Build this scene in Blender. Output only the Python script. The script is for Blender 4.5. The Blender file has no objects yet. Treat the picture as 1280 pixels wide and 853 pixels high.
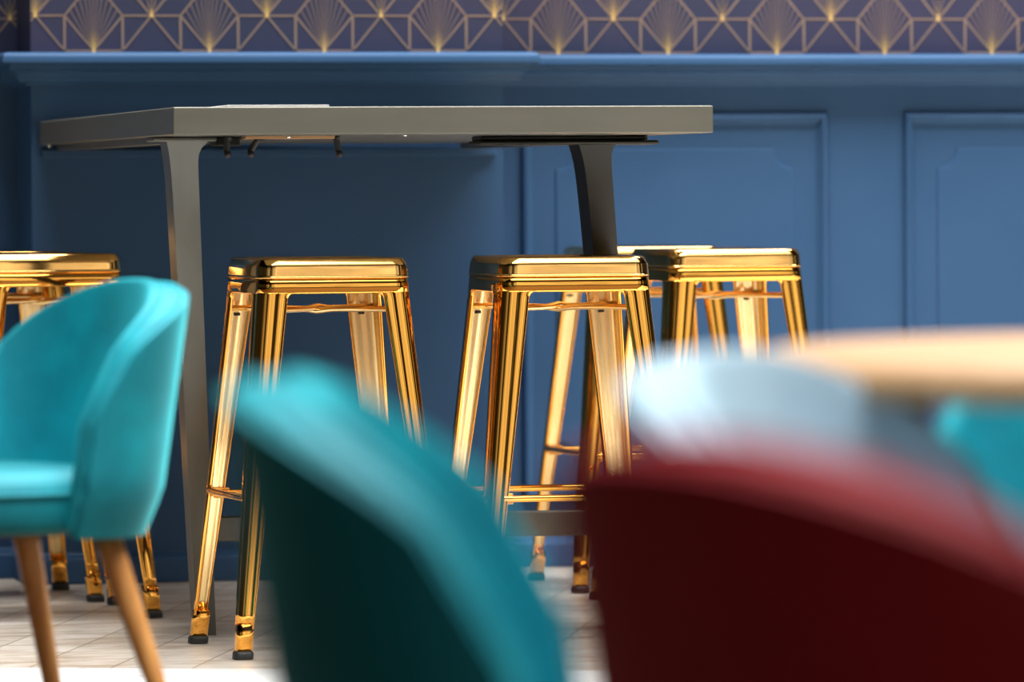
import bpy, bmesh, math, random
from mathutils import Vector, Matrix
random.seed(7)
C = bpy.context.scene.collection
PI = math.pi
R = math.radians

# ------------------------------------------------------------------ materials
def mat(name, col, rough=.5, metal=0., spec=.5, sheen=0., sheen_tint=(1, 1, 1), sheen_rough=.4, coat=0., coat_rough=.1):
    m = bpy.data.materials.new(name); m.use_nodes = True
    b = m.node_tree.nodes['Principled BSDF']
    b.inputs['Base Color'].default_value = (*col, 1)
    b.inputs['Roughness'].default_value = rough
    b.inputs['Metallic'].default_value = metal
    b.inputs['Specular IOR Level'].default_value = spec
    b.inputs['Sheen Weight'].default_value = sheen
    b.inputs['Sheen Tint'].default_value = (*sheen_tint, 1)
    b.inputs['Sheen Roughness'].default_value = sheen_rough
    b.inputs['Coat Weight'].default_value = coat
    b.inputs['Coat Roughness'].default_value = coat_rough
    return m, m.node_tree, b

def noise_mix(nt, b, c1, c2, scale, detail=4, stretch=(1, 1, 1), rot=(0, 0, 0), lo=.35, hi=.65):
    tc = nt.nodes.new('ShaderNodeTexCoord'); mp = nt.nodes.new('ShaderNodeMapping')
    mp.inputs['Scale'].default_value = stretch; mp.inputs['Rotation'].default_value = rot
    nz = nt.nodes.new('ShaderNodeTexNoise'); nz.inputs['Scale'].default_value = scale; nz.inputs['Detail'].default_value = detail
    cr = nt.nodes.new('ShaderNodeValToRGB')
    cr.color_ramp.elements[0].position = lo; cr.color_ramp.elements[0].color = (*c1, 1)
    cr.color_ramp.elements[1].position = hi; cr.color_ramp.elements[1].color = (*c2, 1)
    L = nt.links.new
    L(tc.outputs['Object'], mp.inputs['Vector']); L(mp.outputs[0], nz.inputs['Vector'])
    L(nz.outputs['Fac'], cr.inputs['Fac']); L(cr.outputs['Color'], b.inputs['Base Color'])
    return nz

def add_bump(nt, b, scale, strength, dist=.002, stretch=(1, 1, 1), detail=2):
    tc = nt.nodes.new('ShaderNodeTexCoord'); mp = nt.nodes.new('ShaderNodeMapping')
    mp.inputs['Scale'].default_value = stretch
    nz = nt.nodes.new('ShaderNodeTexNoise'); nz.inputs['Scale'].default_value = scale; nz.inputs['Detail'].default_value = detail
    bp = nt.nodes.new('ShaderNodeBump'); bp.inputs['Strength'].default_value = strength; bp.inputs['Distance'].default_value = dist
    L = nt.links.new
    L(tc.outputs['Object'], mp.inputs['Vector']); L(mp.outputs[0], nz.inputs['Vector'])
    L(nz.outputs['Fac'], bp.inputs['Height']); L(bp.outputs['Normal'], b.inputs['Normal'])

M = {}
M['paint'], nt, b = mat('blue satin panelling paint', (.055, .13, .27), .36, 0, .10)
noise_mix(nt, b, (.033, .084, .180), (.038, .092, .194), 3)
add_bump(nt, b, 60, .08, .0006)
M['paper'], nt, b = mat('navy wallpaper', (.047, .048, .11), .6)
noise_mix(nt, b, (.012, .019, .055), (.021, .020, .060), 2.2)
M['line'], nt, b = mat('bronze printed line', (.21, .145, .115), .45)
# fan rays: bronze far from the apex, yellow gold at the apex (the print itself is coloured that way)
M['ray'], nt, b = mat('gold printed ray', (.3, .2, .1), .4)
uv = nt.nodes.new('ShaderNodeUVMap'); sp = nt.nodes.new('ShaderNodeSeparateXYZ'); cr = nt.nodes.new('ShaderNodeValToRGB')
cr.color_ramp.elements[0].position = 0; cr.color_ramp.elements[0].color = (.85, .56, .16, 1)
cr.color_ramp.elements[1].position = 1; cr.color_ramp.elements[1].color = (.125, .092, .10, 1)
e = cr.color_ramp.elements.new(.12); e.color = (.5, .33, .12, 1)
e = cr.color_ramp.elements.new(.34); e.color = (.20, .145, .12, 1)
nt.links.new(uv.outputs[0], sp.inputs[0]); nt.links.new(sp.outputs[0], cr.inputs[0]); nt.links.new(cr.outputs[0], b.inputs['Base Color'])
M['gold'], nt, b = mat('polished gold', (1.0, .49, .09), .055, 1.)
add_bump(nt, b, 22, .22, .0016, (1, 1, .35), 2)
M['seat_gold'], nt, b = mat('polished gold seat', (1.0, .575, .18), .10, 1.)
add_bump(nt, b, 16, .2, .0012)
M['inner'], nt, b = mat('champagne gold inside', (.92, .68, .33), .22, 1.)
add_bump(nt, b, 30, .3, .002, (1, 1, .15), 3)
M['rubber'], nt, b = mat('black rubber', (.02, .022, .022), .55)
M['table'], nt, b = mat('taupe metal tabletop', (.23, .222, .18), .34, .25)
noise_mix(nt, b, (.135, .131, .104), (.155, .150, .12), 5, 5, (1, 1, 5), (0, 0, 0), .3, .7)
add_bump(nt, b, 8, .1, .001)
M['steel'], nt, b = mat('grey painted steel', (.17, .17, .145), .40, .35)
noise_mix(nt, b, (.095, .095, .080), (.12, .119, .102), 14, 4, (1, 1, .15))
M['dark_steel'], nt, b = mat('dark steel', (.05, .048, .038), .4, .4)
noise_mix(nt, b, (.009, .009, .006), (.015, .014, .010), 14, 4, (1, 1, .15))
M['black'], nt, b = mat('black plastic', (.012, .012, .012), .45)
M['zinc'], nt, b = mat('zinc screw', (.7, .7, .66), .25, 1.)
M['white'], nt, b = mat('white card', (.88, .88, .86), .4)
def wood(name, c1, c2, sc=9, rough=.38, stretch=(6, 6, .6)):
    m, nt, b = mat(name, c1, rough); noise_mix(nt, b, c1, c2, sc, 6, stretch); return m
M['beech'] = wood('oiled beech', (.46, .19, .048), (.60, .29, .085))
M['oak'] = wood('oak tabletop', (.40, .225, .10), (.46, .275, .14), 5, .4, (.6, 6, 6))
M['shade_wood'] = wood('dark wood with shade', (.10, .035, .016), (.16, .06, .028))  # shade on the round table's legs is put into this dark colour
def velvet(name, c1, c2, tint, sheen=.9):
    m, nt, b = mat(name, c1, .62, 0, .35, sheen, tint, .32)
    noise_mix(nt, b, c1, c2, 7, 4, (1, 1, 1), (0, 0, 0), .38, .64)
    add_bump(nt, b, 9, .35, .006)
    return m
M['teal'] = velvet('teal velvet', (0, .21, .27), (0, .33, .41), (.12, .9, 1), 1.)
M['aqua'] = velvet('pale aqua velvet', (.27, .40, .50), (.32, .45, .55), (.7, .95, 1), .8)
M['crimson'] = velvet('crimson velvet', (.40, .012, .020), (.50, .017, .028), (1, .12, .2))

# floor
M['travertine'], nt, b = mat('travertine planks', (.6, .52, .42), .33)
tc = nt.nodes.new('ShaderNodeTexCoord'); mp = nt.nodes.new('ShaderNodeMapping'); mp.inputs['Rotation'].default_value = (0, 0, R(-70.5)); mp.inputs['Location'].default_value = (.22, .137, 0)
bk = nt.nodes.new('ShaderNodeTexBrick'); bk.inputs['Scale'].default_value = 1
bk.inputs['Brick Width'].default_value = .62; bk.inputs['Row Height'].default_value = .155; bk.inputs['Mortar Size'].default_value = .0022
bk.inputs['Color1'].default_value = (.70, .64, .56, 1); bk.inputs['Color2'].default_value = (.84, .79, .72, 1); bk.inputs['Mortar'].default_value = (.36, .28, .20, 1)
nz = nt.nodes.new('ShaderNodeTexNoise'); nz.inputs['Scale'].default_value = 4.5; nz.inputs['Detail'].default_value = 10; nz.inputs['Roughness'].default_value = .74
mp2 = nt.nodes.new('ShaderNodeMapping'); mp2.inputs['Rotation'].default_value = (0, 0, R(20)); mp2.inputs['Scale'].default_value = (1, 2.6, 1)
cr = nt.nodes.new('ShaderNodeValToRGB'); cr.color_ramp.elements[0].position = .40; cr.color_ramp.elements[0].color = (.50, .40, .30, 1)
cr.color_ramp.elements[1].position = .58; cr.color_ramp.elements[1].color = (1, 1, 1, 1)
mx = nt.nodes.new('ShaderNodeMixRGB'); mx.blend_type = 'MULTIPLY'; mx.inputs[0].default_value = .8
L = nt.links.new
L(tc.outputs['Object'], mp.inputs[0]); L(mp.outputs[0], bk.inputs['Vector']); L(tc.outputs['Object'], mp2.inputs[0]); L(mp2.outputs[0], nz.inputs['Vector'])
L(nz.outputs['Fac'], cr.inputs[0]); L(bk.outputs['Color'], mx.inputs[1]); L(cr.outputs[0], mx.inputs[2]); L(mx.outputs[0], b.inputs['Base Color'])
bp = nt.nodes.new('ShaderNodeBump'); bp.inputs['Strength'].default_value = .25; bp.inputs['Distance'].default_value = .002
L(nz.outputs['Fac'], bp.inputs['Height']); L(bp.outputs[0], b.inputs['Normal'])
M['marble'], nt, b = mat('white marble with green flecks', (.93, .94, .93), .3)
nz = noise_mix(nt, b, (.30, .48, .44), (.95, .96, .95), 26, 5, (1, 1, 1), (0, 0, 0), .30, .36)

M['bounce_absorber'] = wood('dark floor boards', (.05, .028, .016), (.09, .05, .03), 4, .45, (.6, 8, 1))  # unseen dark flooring, invented to cut light bounced onto the wall

# ------------------------------------------------------------------ mesh helpers
def obj(name, bm, m, parent=None, smooth=True, mods=None, auto=None):
    me = bpy.data.meshes.new(name); bmesh.ops.recalc_face_normals(bm, faces=bm.faces) if auto != 'keep' else None
    bm.to_mesh(me); bm.free()
    for x in (m if isinstance(m, (list, tuple)) else [m]): me.materials.append(x)
    o = bpy.data.objects.new(name, me); C.objects.link(o)
    if smooth: me.shade_smooth()
    if parent: o.parent = parent
    for kind, kw in (mods or []):
        md = o.modifiers.new(kind.lower(), kind)
        for k, v in kw.items(): setattr(md, k, v)
    return o
def tag(o, label, cat, group=None):
    o['label'] = label; o['category'] = cat
    if group: o['group'] = group
    return o
def thing(name, label, cat, loc=(0, 0, 0), rz=0, group=None):
    o = bpy.data.objects.new(name, None); C.objects.link(o)
    o.location = loc; o.rotation_euler = (0, 0, rz)
    return tag(o, label, cat, group)
def struct(o): o['kind'] = 'structure'; return o
def box(bm, x0, x1, y0, y1, z0, z1, mtx=None):
    r = bmesh.ops.create_cube(bm, size=1)['verts']
    for v in r:
        v.co = Vector(((x0 + x1) / 2 + v.co.x * (x1 - x0), (y0 + y1) / 2 + v.co.y * (y1 - y0), (z0 + z1) / 2 + v.co.z * (z1 - z0)))
        if mtx: v.co = mtx @ v.co
    return r
def hexa(bm, b4, t4):
    """solid from four bottom and four top corners"""
    v = [bm.verts.new(p) for p in list(b4) + list(t4)]
    for f in ((3, 2, 1, 0), (4, 5, 6, 7), (0, 1, 5, 4), (1, 2, 6, 5), (2, 3, 7, 6), (3, 0, 4, 7)): bm.faces.new([v[i] for i in f])
def tube(bm, pts, r, n=10, cap=True, flat=1.):
    pts = [Vector(p) for p in pts]; rings = []
    rr = r if isinstance(r, (list, tuple)) else [r] * len(pts)
    up = None
    for i, p in enumerate(pts):
        d = (pts[min(i + 1, len(pts) - 1)] - pts[max(i - 1, 0)]).normalized()
        if up is None:
            up = Vector((0, 0, 1)) if abs(d.z) < .9 else Vector((1, 0, 0))
        a = d.cross(up)
        a = a.normalized(); c = a.cross(d).normalized(); up = c
        rings.append([bm.verts.new(p + a * math.cos(2 * PI * k / n) * rr[i] + c * math.sin(2 * PI * k / n) * rr[i] * flat) for k in range(n)])
    for A, B in zip(rings, rings[1:]):
        for k in range(n): bm.faces.new((A[k], A[(k + 1) % n], B[(k + 1) % n], B[k]))
    if cap: bm.faces.new(rings[0][::-1]); bm.faces.new(rings[-1])
def rings_solid(bm, rings, cap0=True, cap1=True):
    vs = [[bm.verts.new(p) for p in r] for r in rings]; n = len(vs[0])
    for A, B in zip(vs, vs[1:]):
        for k in range(n): bm.faces.new((A[k], A[(k + 1) % n], B[(k + 1) % n], B[k]))
    if cap0: bm.faces.new(vs[0][::-1])
    if cap1: bm.faces.new(vs[-1])
def rrect(hx, hy, r, z, n=6):
    p = []
    for (sx, sy, a0) in ((1, 1, 0), (-1, 1, 90), (-1, -1, 180), (1, -1, 270)):
        for k in range(n + 1):
            a = R(a0 + 90 * k / n); p.append((sx * (hx - r) + r * math.cos(a), sy * (hy - r) + r * math.sin(a), z))
    return p
BEV = lambda w, s=2: ('BEVEL', dict(width=w, segments=s, limit_method='ANGLE', angle_limit=R(40), harden_normals=True))

# ------------------------------------------------------------------ the room
YW = 13.007; YB = 12.774; BX0, BX1 = 1.732, 2.822; P = .2651; ZR = 1.200
WX0, WX1 = -2.2, 6.4
foot = [(WX0, YW), (BX0, YW), (BX0, YB), (BX1, YB), (BX1, YW), (WX1, YW)]

def floor_():
    # two floorings meeting along a straight joint that runs askew to the wall, then an unseen dark one added against bounce
    bm = bmesh.new(); u = Vector((math.cos(R(-19.8)), math.sin(R(-19.8)), 0)); v = Vector((-u.y, u.x, 0))
    o = v * 10.42
    for a0, a1, b0, b1, mi in ((-9, 9, 0, 12, 0), (-9, 9, -.7, 0, 1), (-9, 9, -20, -.7, 2)):
        vs = [bm.verts.new(o + u * a + v * b_) for a, b_ in ((a0, b0), (a1, b0), (a1, b1), (a0, b1))]
        f = bm.faces.new(vs); f.material_index = mi
    bmesh.ops.remove_doubles(bm, verts=bm.verts, dist=1e-5)
    # clip behind the wall line and to a tidy rectangle
    for co, no in (((0, YW + .15, 0), (0, 1, 0)), ((WX0 - 1.2, 0, 0), (-1, 0, 0)), ((WX1 + 1.2, 0, 0), (1, 0, 0)), ((0, -3, 0), (0, -1, 0))):
        bmesh.ops.bisect_plane(bm, geom=bm.verts[:] + bm.edges[:] + bm.faces[:], plane_co=co, plane_no=no, clear_outer=True)
    struct(obj('floor', bm, [M['travertine'], M['marble'], M['bounce_absorber']], smooth=False))
floor_()

def strip(bm, uvl, a, b_, w0, w1, y, clip, mi, uv=(0, 1)):
    """printed line from a to b (x,z) on the wall plane y, clipped to x range"""
    a = Vector(a); b_ = Vector(b_); x0, x1 = clip
    ta, tb = 0., 1.
    dx = b_.x - a.x
    if abs(dx) < 1e-9:
        if a.x < x0 or a.x > x1: return
    else:
        t0, t1 = sorted(((x0 - a.x) / dx, (x1 - a.x) / dx)); ta, tb = max(0, t0), min(1, t1)
        if tb - ta < 1e-4: return
    d = (b_ - a); n = Vector((-d.y, d.x)).normalized()
    A, B = a + d * ta, a + d * tb; wa, wb = w0 + (w1 - w0) * ta, w0 + (w1 - w0) * tb
    vs = [bm.verts.new((p.x, y, p.y)) for p in (A - n * wa, B - n * wb, B + n * wb, A + n * wa)]
    if n.x * 0 + (B - A).x * n.y - (B - A).y * n.x < 0: vs = vs[::-1]
    f = bm.faces.new(vs); f.material_index = mi
    us = [uv[0] + (uv[1] - uv[0]) * t for t in (ta, tb, tb, ta)]
    for lp, u_ in zip(f.loops, us): lp[uvl].uv = (u_, 0)

def wall_():
    bm = bmesh.new(); uvl = bm.loops.layers.uv.new('UVMap')
    for (x0, y0), (x1, y1) in zip(foot, foot[1:]):
        for z0, z1, mi in ((0, ZR, 0), (ZR, 3.4, 1)):
            vs = [bm.verts.new(p) for p in ((x0, y0, z0), (x1, y1, z0), (x1, y1, z1), (x0, y0, z1))]
            f = bm.faces.new(vs); f.material_index = mi
    bmesh.ops.remove_doubles(bm, verts=bm.verts, dist=1e-5)
    # back of the wall, so that it is a solid partition
    vs = [bm.verts.new(p) for p in ((WX0, YW + .12, 0), (WX1, YW + .12, 0), (WX1, YW + .12, 3.4), (WX0, YW + .12, 3.4))]; bm.faces.new(vs[::-1])
    q = P * .25; hh = P * .30; lw = .0021
    for (xa, xb, y, c0) in ((WX0, BX0, YW, 1.8753 - P * .1), (BX0, BX1, YB, 1.8753), (BX1, WX1, YW, 3.0074)):
        yy = y - .0008; yr = y - .0011; yq = y - .0014
        k0 = int((xa - c0) / P) - 2; k1 = int((xb - c0) / P) + 2; clip = (xa + .0005, xb - .0005)
        for row in range(0, 27):
            zb = 1.207 + row * hh
            for k in range(k0, k1 + 1):
                c = c0 + k * P + (P / 2 if row % 2 else 0)
                if row < 26:
                    top = zb + 2 * hh
                    for s in (-1, 1):
                        strip(bm, uvl, (c, zb), (c + s * q, zb + hh), lw * 1.1, lw, yy, clip, 2)
                        strip(bm, uvl, (c + s * q, zb + hh), (c, top), lw, lw, yy, clip, 2)
                        if row % 2 == 0: strip(bm, uvl, (c + s * q, zb), (c + s * q, zb + hh), lw * 1.3, lw * 1.3, yr, clip, 2)
                        if row: strip(bm, uvl, (c, zb), (c + s * q, zb - hh), lw, lw, yr, clip, 2)
                    strip(bm, uvl, (c - q, zb), (c + q, zb), lw, lw, yr, clip, 2)
                    n = 12 if (row % 2 == 0 or k % 2 == (0 if y == YW else 1)) else 4
                    for i in range(1, n):
                        # ray from apex to the upper sides of the diamond
                        t = -1 + 2 * i / n; ex = c + q * t * .97; ez = zb + hh + hh * (1 - abs(t)) * .96
                        wd = .0017 if n > 5 else .0022
                        strip(bm, uvl, (c, zb), (ex, ez), .0003, wd, yq, clip, 3, (0, 1))
                    strip(bm, uvl, (c, zb - .003), (c, zb + .014), .0038, .0010, yq - .0003, clip, 3, (0, .2))
    struct(obj('wall_back', bm, [M['paint'], M['paper'], M['line'], M['ray']], smooth=False, auto='keep'))
wall_()

def sweep_wall(name, prof, mats=None):
    """profile (protrusion, z) swept along the wall foot line with mitred corners"""
    pts = [Vector(p) for p in foot]; ns = []
    for a, b_ in zip(pts, pts[1:]):
        d = (b_ - a).normalized(); ns.append(Vector((d.y, -d.x)))
    bm = bmesh.new(); rings = []
    for i, p in enumerate(pts):
        if i == 0: n = ns[0]
        elif i == len(pts) - 1: n = ns[-1]
        else:
            n = ns[i - 1] + ns[i]; n = n / (1 + ns[i - 1].dot(ns[i]))
        rings.append([bm.verts.new((p.x + n.x * q, p.y + n.y * q, z)) for q, z in prof])
    m_ = len(prof)
    for A, B in zip(rings, rings[1:]):
        for k in range(m_): bm.faces.new((A[k], A[(k + 1) % m_], B[(k + 1) % m_], B[k]))
    bm.faces.new(rings[0]); bm.faces.new(rings[-1][::-1])
    o = obj(name, bm, M['paint'], smooth=True, mods=[('EDGE_SPLIT', dict(split_angle=R(38)))])
    return struct(o)
def arc(cx, cz, r, a0, a1, n=6): return [(cx + r * math.cos(R(a0 + (a1 - a0) * k / n)), cz + r * math.sin(R(a0 + (a1 - a0) * k / n))) for k in range(n + 1)]
rail = [(-.002, 1.203)] + arc(.058, 1.188, .0145, 90, 0, 6) + [(.0725, 1.180), (.067, 1.1755), (.056, 1.174), (.054, 1.166)] \
    + arc(.058, 1.140, .024, 100, 172, 6)[0:] + [(.030, 1.136), (.016, 1.134), (.014, 1.128), (-.002, 1.128)]
sweep_wall('trim_1', rail)
base = [(-.002, 0.002), (.022, .002), (.022, .052), (.018, .060), (.010, .064), (.006, .072), (-.002, .072)]
sweep_wall('baseboard_back', base)

def panel(idx, x0, x1, z0=.16, z1=1.066):
    """moulded frame with a fielded board that has scooped corners"""
    bm = bmesh.new(); y = YW
    prof = [(0, .0), (.0, .006), (.004, .013), (.010, .016), (.016, .014), (.020, .007), (.024, .005), (.028, .0)]   # (inset, protrusion)
    rings = []
    for ins, pr in prof:
        rings.append([bm.verts.new(p) for p in ((x0 + ins, y - pr, z0 + ins), (x1 - ins, y - pr, z0 + ins), (x1 - ins, y - pr, z1 - ins), (x0 + ins, y - pr, z1 - ins))])
    for A, B in zip(rings, rings[1:]):
        for k in range(4): bm.faces.new((A[k], A[(k + 1) % 4], B[(k + 1) % 4], B[k]))
    # fielded board
    i = .084; r = .047; out = []
    a0, a1, c0, c1 = x0 + i, x1 - i, z0 + i, z1 - i
    for (cx, cz, s0) in ((a1, c1, 270), (a0, c1, 0), (a0, c0, 90), (a1, c0, 180)):
        arcp = [(cx + r * math.cos(R(s0 - 90 * k / 8)), cz + r * math.sin(R(s0 - 90 * k / 8))) for k in range(9)]
        out += arcp
    cx_, cz_ = (a0 + a1) / 2, (c0 + c1) / 2
    def ring(s, pr):
        return [bm.verts.new((px + (s if px < cx_ else -s), y - pr, pz + (s if pz < cz_ else -s))) for px, pz in out]
    rg = [ring(0, 0.0), ring(0.0, .0022), ring(.004, .0045), ring(.008, .0045)]
    for A, B in zip(rg, rg[1:]):
        for k in range(len(A)): bm.faces.new((A[k], A[(k + 1) % len(A)], B[(k + 1) % len(A)], B[k]))
    bm.faces.new(rg[-1])
    o = obj('trim_%d' % idx, bm, M['paint'], smooth=True, mods=[('EDGE_SPLIT', dict(split_angle=R(30)))])
    struct(o)
pw = .746; sg = .187
for i, x in enumerate((2.915, 2.915 + pw + sg, 2.915 + 2 * (pw + sg))): panel(2 + i, x, x + pw)
for i, x in enumerate((BX0 - sg - pw, BX0 - 2 * (sg + pw))): panel(5 + i, x, x + pw)
bm = bmesh.new(); box(bm, BX0 + .02, BX1 - .02, YB - .016, YB + .001, .966, .984)
struct(obj('trim_7', bm, M['paint'], mods=[BEV(.003)]))

# ------------------------------------------------------------------ high table
TZ, TT = 1.0466, .0518
tb = thing('high_table', 'tall taupe metal table set end-on against the blue wall', 'table', (1.69, 10.503, 0), R(-1.5))
TW, TL = 1.034, 2.262
bm = bmesh.new(); box(bm, 0, TW, 0, TL, TZ - TT, TZ)
obj('tabletop', bm, M['table'], tb, mods=[BEV(.0028, 3)])
def tl(X, Y, Z=0):                                   # world point to table coordinates
    a = R(1.5); x, y = X - 1.69, Y - 10.503
    return Vector((x * math.cos(a) - y * math.sin(a), x * math.sin(a) + y * math.cos(a), Z))
ZU = TZ - TT
def table_leg(top, bot, mname, plate_l, plate_r, flare=.006):
    """slanting flat leg whose head flares and bends into a flange under the top"""
    bm = bmesh.new(); n = 26; L_, Rr = [], []
    t0, b0 = Vector(top), Vector(bot)
    for k in range(n + 1):
        z = ZU - .006 - (ZU - .006) * (k / n) ** 1.6
        f = 1 - z / ZU
        c = t0.lerp(b0, f); w = .0265 + (.019 - .0265) * f; dy = .052 + (.040 - .052) * f
        h = ZU - .014 - z
        fr = .020 * math.exp(-max(h, 0) / .009) if h < .10 else 0
        fl = flare * math.exp(-max(h, 0) / .030) if h < .22 else 0
        L_.append([(c.x - w - fl, c.y - dy, z), (c.x + w + fr, c.y - dy, z), (c.x + w + fr, c.y + dy, z), (c.x - w - fl, c.y + dy, z)])
    rings_solid(bm, L_)
    leg = obj('leg', bm, M[mname], tb, smooth=True, mods=[('EDGE_SPLIT', dict(split_angle=R(35)))])
    bm = bmesh.new()
    box(bm, t0.x - plate_l, t0.x + plate_r, t0.y - .05, t0.y + .05, ZU - .0105, ZU - .001)
    obj('flange', bm, M[mname], leg, mods=[BEV(.004)])
lt = tl(1.762, 10.87); lb = tl(1.867, 11.26)
rt_ = tl(2.585, 10.90); rb = tl(2.745, 11.24)
table_leg(lt, lb, 'steel', .06, .066)
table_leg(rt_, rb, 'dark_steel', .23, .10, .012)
bm = bmesh.new()                                     # clamp block at the end of the left flange
bo = rrect(.024, .045, .008, 0, 3)
rings_solid(bm, [[(lt.x + .088 + p[0], lt.y + p[1], z) for p in bo] for z in (ZU - .019, ZU - .001)])
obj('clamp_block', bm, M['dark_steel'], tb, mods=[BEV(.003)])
bm = bmesh.new(); box(bm, rt_.x - .235, rt_.x + .125, rt_.y - .06, rt_.y + .06, ZU - .019, ZU - .0105)
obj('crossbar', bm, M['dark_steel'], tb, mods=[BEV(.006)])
bm = bmesh.new()
box(bm, lb.x - .008, rb.x + .01, lb.y - .022, lb.y + .022, .186, .236)
obj('stretcher', bm, M['steel'], tb, mods=[BEV(.003)])
for x in (.035, TW - .075):
    bm = bmesh.new(); box(bm, x, x + .04, .42, TL - .03, ZU - .014, ZU + .001)
    obj('rail', bm, M['steel'], tb, mods=[BEV(.002)])
bm = bmesh.new(); a = tl(1.876, 10.80); c = tl(2.049, 10.80)
box(bm, a.x, c.x, a.y - .02, a.y + .06, ZU - .006, ZU + .0005)
obj('wooden_batten', bm, M['oak'], tb, mods=[BEV(.001)])
for (X, curv) in ((1.848, 0.), (1.893, .022), (2.066, -.006)):
    p = tl(X, 10.79); bm = bmesh.new()
    tube(bm, [(p.x + curv * (1 - t) ** 1.5 - .006, p.y + .01, ZU + .001 - t * .036) for t in (0, .25, .5, .75, .92)]
         + [(p.x - .006, p.y + .002, ZU - .037), (p.x - .006, p.y - .008, ZU - .034)], .0062, 8)
    tube(bm, [(p.x + curv - .006, p.y + .01, ZU - .003), (p.x + curv + .002, p.y + .01, ZU - .003)], .007, 8)
    obj('hook', bm, M['black'], tb)
for (X, Y, dz) in ((1.952, 10.74, .005), (2.155, 10.62, .003), (1.765, 12.72, .006)):
    p = tl(X, Y); bm = bmesh.new(); tube(bm, [(p.x, p.y, ZU + .001), (p.x, p.y, ZU - dz)], .004, 10)
    obj('screw', bm, M['zinc'], tb)

mn = thing('menu_card', 'thin white menu folder lying flat on the tall taupe table', 'menu', (1.79, 10.535, TZ), R(-1.5))
for k in range(2):
    bm = bmesh.new(); box(bm, .012, .205, .02, .30, .0002 + k * .0024, .0020 + k * .0024)
    obj('cover', bm, M['white'], mn, mods=[BEV(.0005)])
bm = bmesh.new(); tube(bm, [(.013, .02, .0022), (.013, .30, .0022)], .0021, 8); obj('spine', bm, M['white'], mn)

# ------------------------------------------------------------------ gold stool
def leg_section(z, sx, sy, wide=None):
    t = (.722 - z) / .722
    c = .1490 + .066 * t; w = wide if wide is not None else .060 - .031 * t; r = .032 - .013 * t; g = .0022
    path = [(-c + w - .001, -c + .0075), (-c + w, -c + .003), (-c + w - .0025, -c), (-c + (r + w) * .52, -c + .0002)]
    path += [(-c + r + .006, -c), (-c + r + .0035, -c + g), (-c + r, -c + g)]
    for k in range(1, 8):
        a = R(270 - 90 * k / 8); rr = r - .0
        bulge = .0018 * math.sin(PI * k / 8) ** 2
        path.append((-c + r + (rr - g * .6 + bulge) * math.cos(a), -c + r + (rr - g * .6 + bulge) * math.sin(a)))
    half = path[:7]
    path += [(q[1], q[0]) for q in reversed(half)]
    return [(p[0] * sx * -1 if sx > 0 else p[0], p[1] * sy * -1 if sy > 0 else p[1], z) for p in path]

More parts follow.
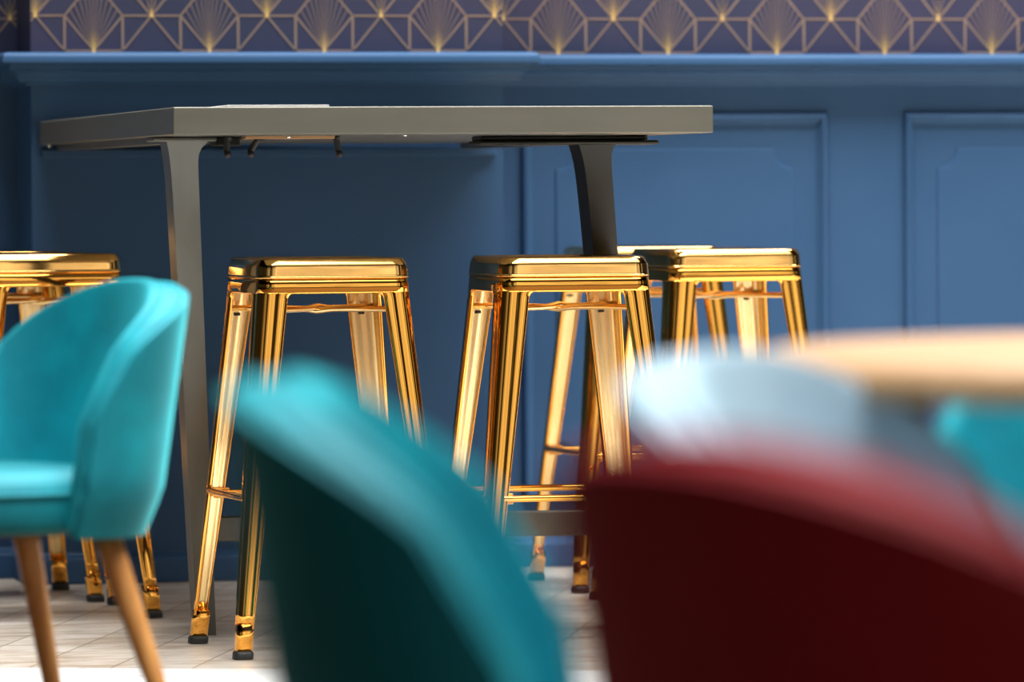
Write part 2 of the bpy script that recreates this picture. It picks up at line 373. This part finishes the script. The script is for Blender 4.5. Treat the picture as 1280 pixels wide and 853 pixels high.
def make_stool(name, label, loc, rz):
    t = thing(name, label, 'stool', loc, rz, 'gold metal stools around the tall table')
    a = .150; rings = []
    # seat pan: dished top, rolled shoulder, skirt, bead
    prof = [(.0, .752), (.06, .7525), (.10, .7545), (.118, .757), (.124, .7600)]
    bm = bmesh.new(); rr = []
    for h, z in prof[1:]: rr.append(rrect(h, h, min(.034, h * .5), z))
    for h, z in ((.130, .7603), (.1365, .7602), (.1405, .7593), (.1434, .7578), (.1442, .7563), (.1482, .7477), (.1486, .7464), (.1489, .7450)): rr.append(rrect(h, h, .034, z))
    rr.append(rrect(.1494, .1494, .034, .7380)); rr.append(rrect(.1501, .1501, .034, .7270)); rr.append(rrect(.15035, .15035, .034, .7246)); rr.append(rrect(a + .0018, a + .0018, .034, .7238))
    rr.append(rrect(a + .0018, a + .0018, .034, .7224)); rr.append(rrect(a + .0001, a + .0001, .034, .7216)); rr.append(rrect(a - .0005, a - .0005, .034, .7205)); rr.append(rrect(a - .006, a - .006, .03, .7205)); rr.append(rrect(a - .006, a - .006, .03, .742))
    rings_solid(bm, rr)
    obj('seat', bm, M['seat_gold'], t)
    # apron band under the bead
    bm = bmesh.new(); rr = []
    for z in (.7225, .71, .6945, .692): rr.append(rrect(.149 + (.722 - z) * .0914 - (.0016 if z < .693 else 0), .149 + (.722 - z) * .0914 - (.0016 if z < .693 else 0), .032, z))
    rr.append(rrect(.1468, .1468, .030, .692)); rr.append(rrect(.1442, .1442, .030, .7225))
    vs = [[bm.verts.new(p) for p in r] for r in rr]; n = len(vs[0]); vs.append(vs[0])
    for A, B in zip(vs, vs[1:]):
        for k in range(n): bm.faces.new((A[k], A[(k + 1) % n], B[(k + 1) % n], B[k]))
    obj('apron', bm, M['gold'], t)
    for sx in (-1, 1):
        for sy in (-1, 1):
            bm = bmesh.new(); rows = []
            for dz in (0, .0015, .004, .007, .010, .014):
                f = .013 * (1 - math.sqrt(max(0, 1 - ((.014 - dz) / .014) ** 2)))
                rows.append(leg_section(.694 - dz, sx, sy, .060 - .031 * (.028 + dz) / .722 + f))
            for k in range(1, 23): rows.append(leg_section(.68 - (.68 - .058) * k / 22, sx, sy))
            vs = [[bm.verts.new(p) for p in r] for r in rows]
            for A, B in zip(vs, vs[1:]):
                for k in range(len(A) - 1): bm.faces.new((A[k], A[k + 1], B[k + 1], B[k]))
            flip = sx * sy < 0
            for f in bm.faces: f.normal_update()
            s0 = bm.faces[len(bm.faces) // 2] if False else None
            bm.faces.ensure_lookup_table(); f0 = bm.faces[len(vs[0]) // 2]
            if f0.normal.dot(Vector((sx, sy, 0))) < 0: bmesh.ops.reverse_faces(bm, faces=bm.faces[:])
            lg = obj('leg', bm, [M['gold'], M['inner'], M['gold']], t, auto='keep', mods=[('SOLIDIFY', dict(thickness=.0018, offset=-1, material_offset=1, material_offset_rim=2))])
            # foot cap and rubber
            def foot_c(z): return (.149 + .066 * (.722 - z) / .722 - .0165)
            def sq(z, h, r): c = foot_c(z); return [(sx * c + p[0], sy * c + p[1], z) for p in rrect(h, h, r, z, 4)]
            bm = bmesh.new(); rings_solid(bm, [sq(.014, .0165, .010), sq(.050, .0170, .011), sq(.066, .0175, .012), sq(.067, .0165, .012), sq(.058, .0140, .010)])
            cp = obj('foot_cap', bm, M['gold'], lg)
            bm = bmesh.new(); rings_solid(bm, [sq(.0005, .0165, .009), sq(.002, .0185, .010), sq(.012, .0185, .010), sq(.0155, .0168, .009)])
            obj('rubber_foot', bm, M['rubber'], lg)
            # little weld notch plate inside the leg
            bm = bmesh.new(); c = .149 + .066 * (.722 - .655) / .722
            box(bm, -.006, .006, -.0015, .0015, -.003, .003, Matrix.Translation((sx * (c - .03), sy * (c - .0035), .648)))
            obj('slot', bm, M['black'], lg)
    # crossed rods under the seat
    zc = .661; cc = .149 + .066 * (.722 - zc) / .722 - .012
    for s, dz in ((1, .0045), (-1, -.0045)):
        bm = bmesh.new(); pts = []
        for k in range(13):
            u = -1 + 2 * k / 12; pts.append((u * cc, u * cc * s, zc + dz * math.exp(-(u / .12) ** 2) - .0005))
        tube(bm, pts, .0060, 10); obj('cross_rod', bm, M['inner'], t)
    # footrest bars
    zf = .297; cf = .149 + .066 * (.722 - zf) / .722 - .006
    for k in range(4):
        bm = bmesh.new(); q = Matrix.Rotation(k * PI / 2, 4, 'Z')
        z0 = zf + (.006 if k % 2 else 0)
        pts = [q @ Vector((x, -cf, z0)) for x in (-cf + .026, -cf + .034, -cf + .046, 0, cf - .046, cf - .034, cf - .026)]
        tube(bm, pts, [.0072, .0078, .0068, .0068, .0068, .0078, .0072], 10)
        for sgn in (-1, 1):
            box(bm, sgn * (cf - .030) - .016, sgn * (cf - .030) + .016, -cf - .003, -cf + .004, z0 - .0105, z0 + .0105, q)
        obj('footrest', bm, M['gold'], t, mods=[BEV(.002)])
    return t
def copy_tree(o, parent=None):
    c = o.copy(); C.objects.link(c)
    if parent: c.parent = parent
    for ch in list(o.children): copy_tree(ch, c)
    return c
stool_data = [
    ('gold stool at the near left corner of the tall table, beside its left leg', 2.024, 10.837, 3.0),
    ('gold stool at the near right corner of the tall table, beneath its overhang', 2.494, 10.80, 1.0),
    ('gold stool half hidden by the back of the wooden-legged teal chair', 1.628, 11.90, 2.7),
    ('gold stool next to the blue wall beyond the stool behind the wooden-legged teal chair', 1.578, 12.39, 3.0),
    ('outermost gold stool on the panelled side of the tall table, in full light', 3.065, 11.78, 5.0),
    ('gold stool closest to the moulded wall panels, mostly hidden behind two other stools', 3.046, 12.36, 2.0)]
for i, (lab, x, y, a) in enumerate(stool_data):
    if i == 0: st = make_stool('bar_stool', lab, (x, y, 0), R(a)); first = st
    else:
        st = copy_tree(first); st.location = (x, y, 0); st.rotation_euler = (0, 0, R(a)); st['label'] = lab

# ------------------------------------------------------------------ velvet chairs
def T_of(phi): return .565 + (.760 - .565) * max(0, math.cos(phi)) ** .42
def make_chair(label, loc, rz, vel, name='velvet_chair', group='velvet dining chairs'):
    t = thing(name, label, 'chair', loc, rz, group)
    W, A, TH = .216, .142, .056
    nc, nr = 44, 16
    def P_(phi, z):
        s, c = math.sin(phi), math.cos(phi)
        lean = .15 * (z - .42)
        wx = W * (1 + .02 * (z - .42) / .3)
        rnd = 1 - .10 * max(0, (.47 - z) / .06)
        e = .86
        return Vector((wx * rnd * math.copysign(abs(s) ** e, s), A * rnd * max(0, c) ** e + lean, z))
    bm = bmesh.new(); grid = []
    z0 = .412
    for i in range(nc + 1):
        u = -1 + 2 * i / nc; phi = math.asin(max(-1, min(1, u))) if abs(u) < 1 else math.copysign(PI / 2, u)
        phi = .55 * phi + .45 * u * PI / 2
        col = []
        for j in range(nr + 1): col.append(bm.verts.new(P_(phi, z0 + (T_of(phi) - z0) * j / nr)))
        grid.append(col)
    for i in range(nc):
        for j in range(nr): bm.faces.new((grid[i][j], grid[i + 1][j], grid[i + 1][j + 1], grid[i][j + 1]))
    for f in bm.faces: f.normal_update()
    bm.faces.ensure_lookup_table(); f0 = bm.faces[nc // 2 * nr]
    if f0.normal.y < 0: bmesh.ops.reverse_faces(bm, faces=bm.faces[:])
    edge = [v.co.copy() for v in grid[0][::2]] + [g[-1].co.copy() for g in grid[1:-1]] + [v.co.copy() for v in grid[-1][::-2]]
    bm.normal_update()
    nrm = [v.normal.copy() for v in grid[0][::2]] + [g[-1].normal.copy() for g in grid[1:-1]] + [v.normal.copy() for v in grid[-1][::-2]]
    back = obj('backrest', bm, vel, t, auto='keep', mods=[('SOLIDIFY', dict(thickness=TH, offset=1, use_even_offset=True)), ('BEVEL', dict(width=.026, segments=6, limit_method='ANGLE', angle_limit=R(50)))])
    for off in (.013, TH - .012):
        bm = bmesh.new(); tube(bm, [e_ + n_ * off + Vector((0, 0, 0)) for e_, n_ in zip(edge, nrm)], .0042, 8)
        obj('piping', bm, vel, back)
    # seat cushion
    def se(hx, y0, y1, z, n=40):
        out = []; cy = (y0 + y1) / 2; hy = (y1 - y0) / 2
        for k in range(n):
            a = 2 * PI * k / n; c, s = math.cos(a), math.sin(a)
            out.append((hx * math.copysign(abs(c) ** .72, c), cy + hy * math.copysign(abs(s) ** .72, s), z))
        return out
    bm = bmesh.new()
    rings_solid(bm, [se(hx, -.262 + d, .148 - d, z) for hx, d, z in ((.10, .12, .398), (.195, .02, .399), (.214, .003, .404), (.222, -.004, .415), (.2235, -.006, .44), (.222, -.004, .462), (.214, .004, .476), (.195, .025, .485), (.15, .07, .490), (.07, .14, .492))])
    seat = obj('seat', bm, vel, t)
    bm = bmesh.new(); r_ = se(.2245, -.269, .155, .456); tube(bm, r_ + r_[:1], .004, 8, False)
    obj('piping', bm, vel, seat)
    bm = bmesh.new(); rings_solid(bm, [se(.14, -.185, .09, z) for z in (.392, .400)])
    obj('seat_frame', bm, M['shade_wood'], t)
    for sx in (-1, 1):
        for sy in (-1, 1):
            top = Vector((sx * .165, .082 if sy > 0 else -.19, .398)); bot = top + Vector((sx * .088, sy * .104, -.398))
            bm = bmesh.new(); pts = [top.lerp(bot, k / 10) for k in range(11)]
            tube(bm, pts, [.0205 - .0105 * k / 10 for k in range(11)], 16)
            lg = obj('leg', bm, M['beech'], t)
            bm = bmesh.new(); tube(bm, [bot + Vector((0, 0, .003)), bot + Vector((0, 0, .0004))], .0095, 12); obj('glide', bm, M['rubber'], lg)
    return t

CAMZ = .8962; YAW = R(12.536); F = 7110.8
fw = Vector((math.sin(YAW), math.cos(YAW), 0)); rg_ = Vector((math.cos(YAW), -math.sin(YAW), 0))
def spot(lateral, depth): return rg_ * lateral + fw * depth            # metres right of, and away from, the viewpoint
def face(r, a):                                                         # chair front is local -Y
    v = rg_ * r + fw * a; return math.atan2(v.y, v.x) + PI / 2
cs, sn = lambda a: math.cos(R(a)), lambda a: math.sin(R(a))
make_chair('teal velvet chair with tapered wooden legs, facing away from the tall table', spot(-.738, 8.36), face(-cs(26), -sn(26)), M['teal'])
make_chair('dark teal velvet chair seen from its side back, between wooden-legged teal chair and crimson chair', spot(.042, 4.14), face(cs(4), -sn(4)), M['teal'])
make_chair('deep crimson velvet chair with its curved back to the viewer', spot(.291, 3.13), face(cs(28), sn(28)), M['crimson'])
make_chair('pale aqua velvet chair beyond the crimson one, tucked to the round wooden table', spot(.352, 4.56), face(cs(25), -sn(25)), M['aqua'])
make_chair('teal velvet chair on the far side of the round wooden table', spot(.555, 5.88), face(-cs(35), -sn(35)), M['teal'])

# ------------------------------------------------------------------ round wooden table
tc_ = spot(.725, 5.07)
rt = thing('round_table', 'round light oak table on shade-darkened splayed legs', 'table', tc_, -YAW)
bm = bmesh.new()
def circ(r, z, n=72): return [(r * math.cos(2 * PI * k / n), r * math.sin(2 * PI * k / n), z) for k in range(n)]
rings_solid(bm, [circ(.49, .711), circ(.512, .712), circ(.518, .715), circ(.52, .720)] + [circ(.480 + .040 * math.cos(R(t)), .7215 + .029 * math.sin(R(t))) for t in (5, 18, 31, 44, 57, 70, 80, 90)])
obj('tabletop', bm, M['oak'], rt, mods=[('EDGE_SPLIT', dict(split_angle=R(50)))])
bm = bmesh.new(); rings_solid(bm, [circ(.20, .69), circ(.20, .7115)]); obj('mounting_ring', bm, M['shade_wood'], rt)
for a in (204, 294, 24, 114):
    bm = bmesh.new(); d = Vector((cs(a), sn(a), 0))
    tube(bm, [(d * (.43 + .03 * k / 8)) + Vector((0, 0, .7115 * (1 - k / 8))) for k in range(9)], [.030 - .010 * k / 8 for k in range(9)], 16)
    obj('leg', bm, M['shade_wood'], rt)

# ------------------------------------------------------------------ light
def area(name, loc, rot, sx, sy, power, col=(1, 1, 1), spread=180):
    l = bpy.data.lights.new(name, 'AREA'); l.shape = 'RECTANGLE'; l.size = sx; l.size_y = sy; l.energy = power; l.color = col; l.spread = R(spread)
    o = bpy.data.objects.new(name, l); C.objects.link(o); o.location = loc; o.rotation_euler = rot; return o
area('skylight_and_fill', (3.9, 11.75, 4.6), (0, 0, 0), 5.8, 1.7, 450, (1, .985, .96), 130)
area('skylight_and_fill', (4.2, 6.1, 4.6), (0, 0, 0), 7.2, 6.4, 880, (1, .985, .96), 104)  # added fill, spread narrowed to brighten foreground and stool rims but not the wall

w = bpy.data.worlds.new('added room glow'); bpy.context.scene.world = w; w.use_nodes = True
nt = w.node_tree; bg = nt.nodes['Background']; L = nt.links.new
tc = nt.nodes.new('ShaderNodeTexCoord'); sp = nt.nodes.new('ShaderNodeSeparateXYZ'); L(tc.outputs['Generated'], sp.inputs[0])
def node(op, a=None, b_=None):
    n = nt.nodes.new('ShaderNodeMath'); n.operation = op
    for i, v in enumerate((a, b_)):
        if v is None: continue
        if isinstance(v, (int, float)): n.inputs[i].default_value = v
        else: L(v, n.inputs[i])
    return n.outputs[0]
def ramp(src, stops):
    cr = nt.nodes.new('ShaderNodeValToRGB'); L(src, cr.inputs[0]); el = cr.color_ramp.elements
    el[0].position, el[1].position = stops[0][0], stops[-1][0]; el[0].color = (*stops[0][1], 1); el[1].color = (*stops[-1][1], 1)
    for p_, c_ in stops[1:-1]: e = el.new(p_); e.color = (*c_, 1)
    return cr.outputs[0]
g = lambda v: (v, v * .97, v * .92)
# window-like bright bands added low behind the viewer for the gold to reflect, dim ceiling above, dim walls to the sides
elev = node('MULTIPLY_ADD', sp.outputs['Z'], .5); nt.nodes[-1].inputs[2].default_value = .5
el_c = ramp(elev, [(0, g(.05)), (.482, g(.06)), (.488, g(.62)), (.53, g(.85)), (.615, g(.85)), (.64, g(.14)), (.70, g(.03)), (1, g(.03))])
azi = node('DIVIDE', node('ARCTAN2', sp.outputs['X'], node('MULTIPLY', sp.outputs['Y'], -1)), PI)     # -1..1, 0 straight back from the wall
azn = node('MULTIPLY_ADD', azi, .5); nt.nodes[-1].inputs[2].default_value = .5
az_c = ramp(azn, [(0, g(.03)), (.36, g(.03)), (.41, g(.6)), (.43, g(.04)), (.465, g(.1)), (.475, g(.85)), (.505, g(.9)), (.515, g(1.45)), (.585, g(1.45)), (.60, g(.8)), (.61, g(.3)), (.625, g(1.2)), (.64, g(.04)), (.68, g(.04)), (.69, g(.9)), (.70, g(.04)), (1, g(.03))])
mix = nt.nodes.new('ShaderNodeMixRGB'); mix.blend_type = 'MULTIPLY'; mix.inputs[0].default_value = 1; L(el_c, mix.inputs[1]); L(az_c, mix.inputs[2])
mp = nt.nodes.new('ShaderNodeMapping'); mp.inputs['Scale'].default_value = (5, 2, 3); L(tc.outputs['Generated'], mp.inputs[0])
nz = nt.nodes.new('ShaderNodeTexNoise'); nz.inputs['Scale'].default_value = 3; nz.inputs['Detail'].default_value = 4; L(mp.outputs[0], nz.inputs['Vector'])
nr = nt.nodes.new('ShaderNodeMapRange'); nr.inputs['From Min'].default_value = .35; nr.inputs['From Max'].default_value = .65; nr.inputs['To Min'].default_value = .55; nr.inputs['To Max'].default_value = 1.25
L(nz.outputs['Fac'], nr.inputs['Value'])
L(mix.outputs[0], bg.inputs['Color']); L(nr.outputs[0], bg.inputs['Strength'])

# ------------------------------------------------------------------ camera
cam = bpy.data.cameras.new('camera'); co = bpy.data.objects.new('camera', cam); C.objects.link(co)
cam.sensor_width = 36; cam.lens = 36 * F / 1280; cam.clip_end = 60
co.location = (0, 0, CAMZ)
q = Matrix.Rotation(-YAW, 4, 'Z') @ Matrix.Rotation(R(90 - 1.5642), 4, 'X') @ Matrix.Rotation(R(-.334), 4, 'Z')
co.rotation_euler = q.to_euler()
cam.dof.use_dof = True; cam.dof.focus_distance = 11.0; cam.dof.aperture_fstop = 4.0; cam.dof.aperture_blades = 0
bpy.context.scene.camera = co
vs = bpy.context.scene.view_settings
vs.view_transform = 'Standard'; vs.look = 'None'; vs.exposure = 0; vs.gamma = 1; vs.use_curve_mapping = False
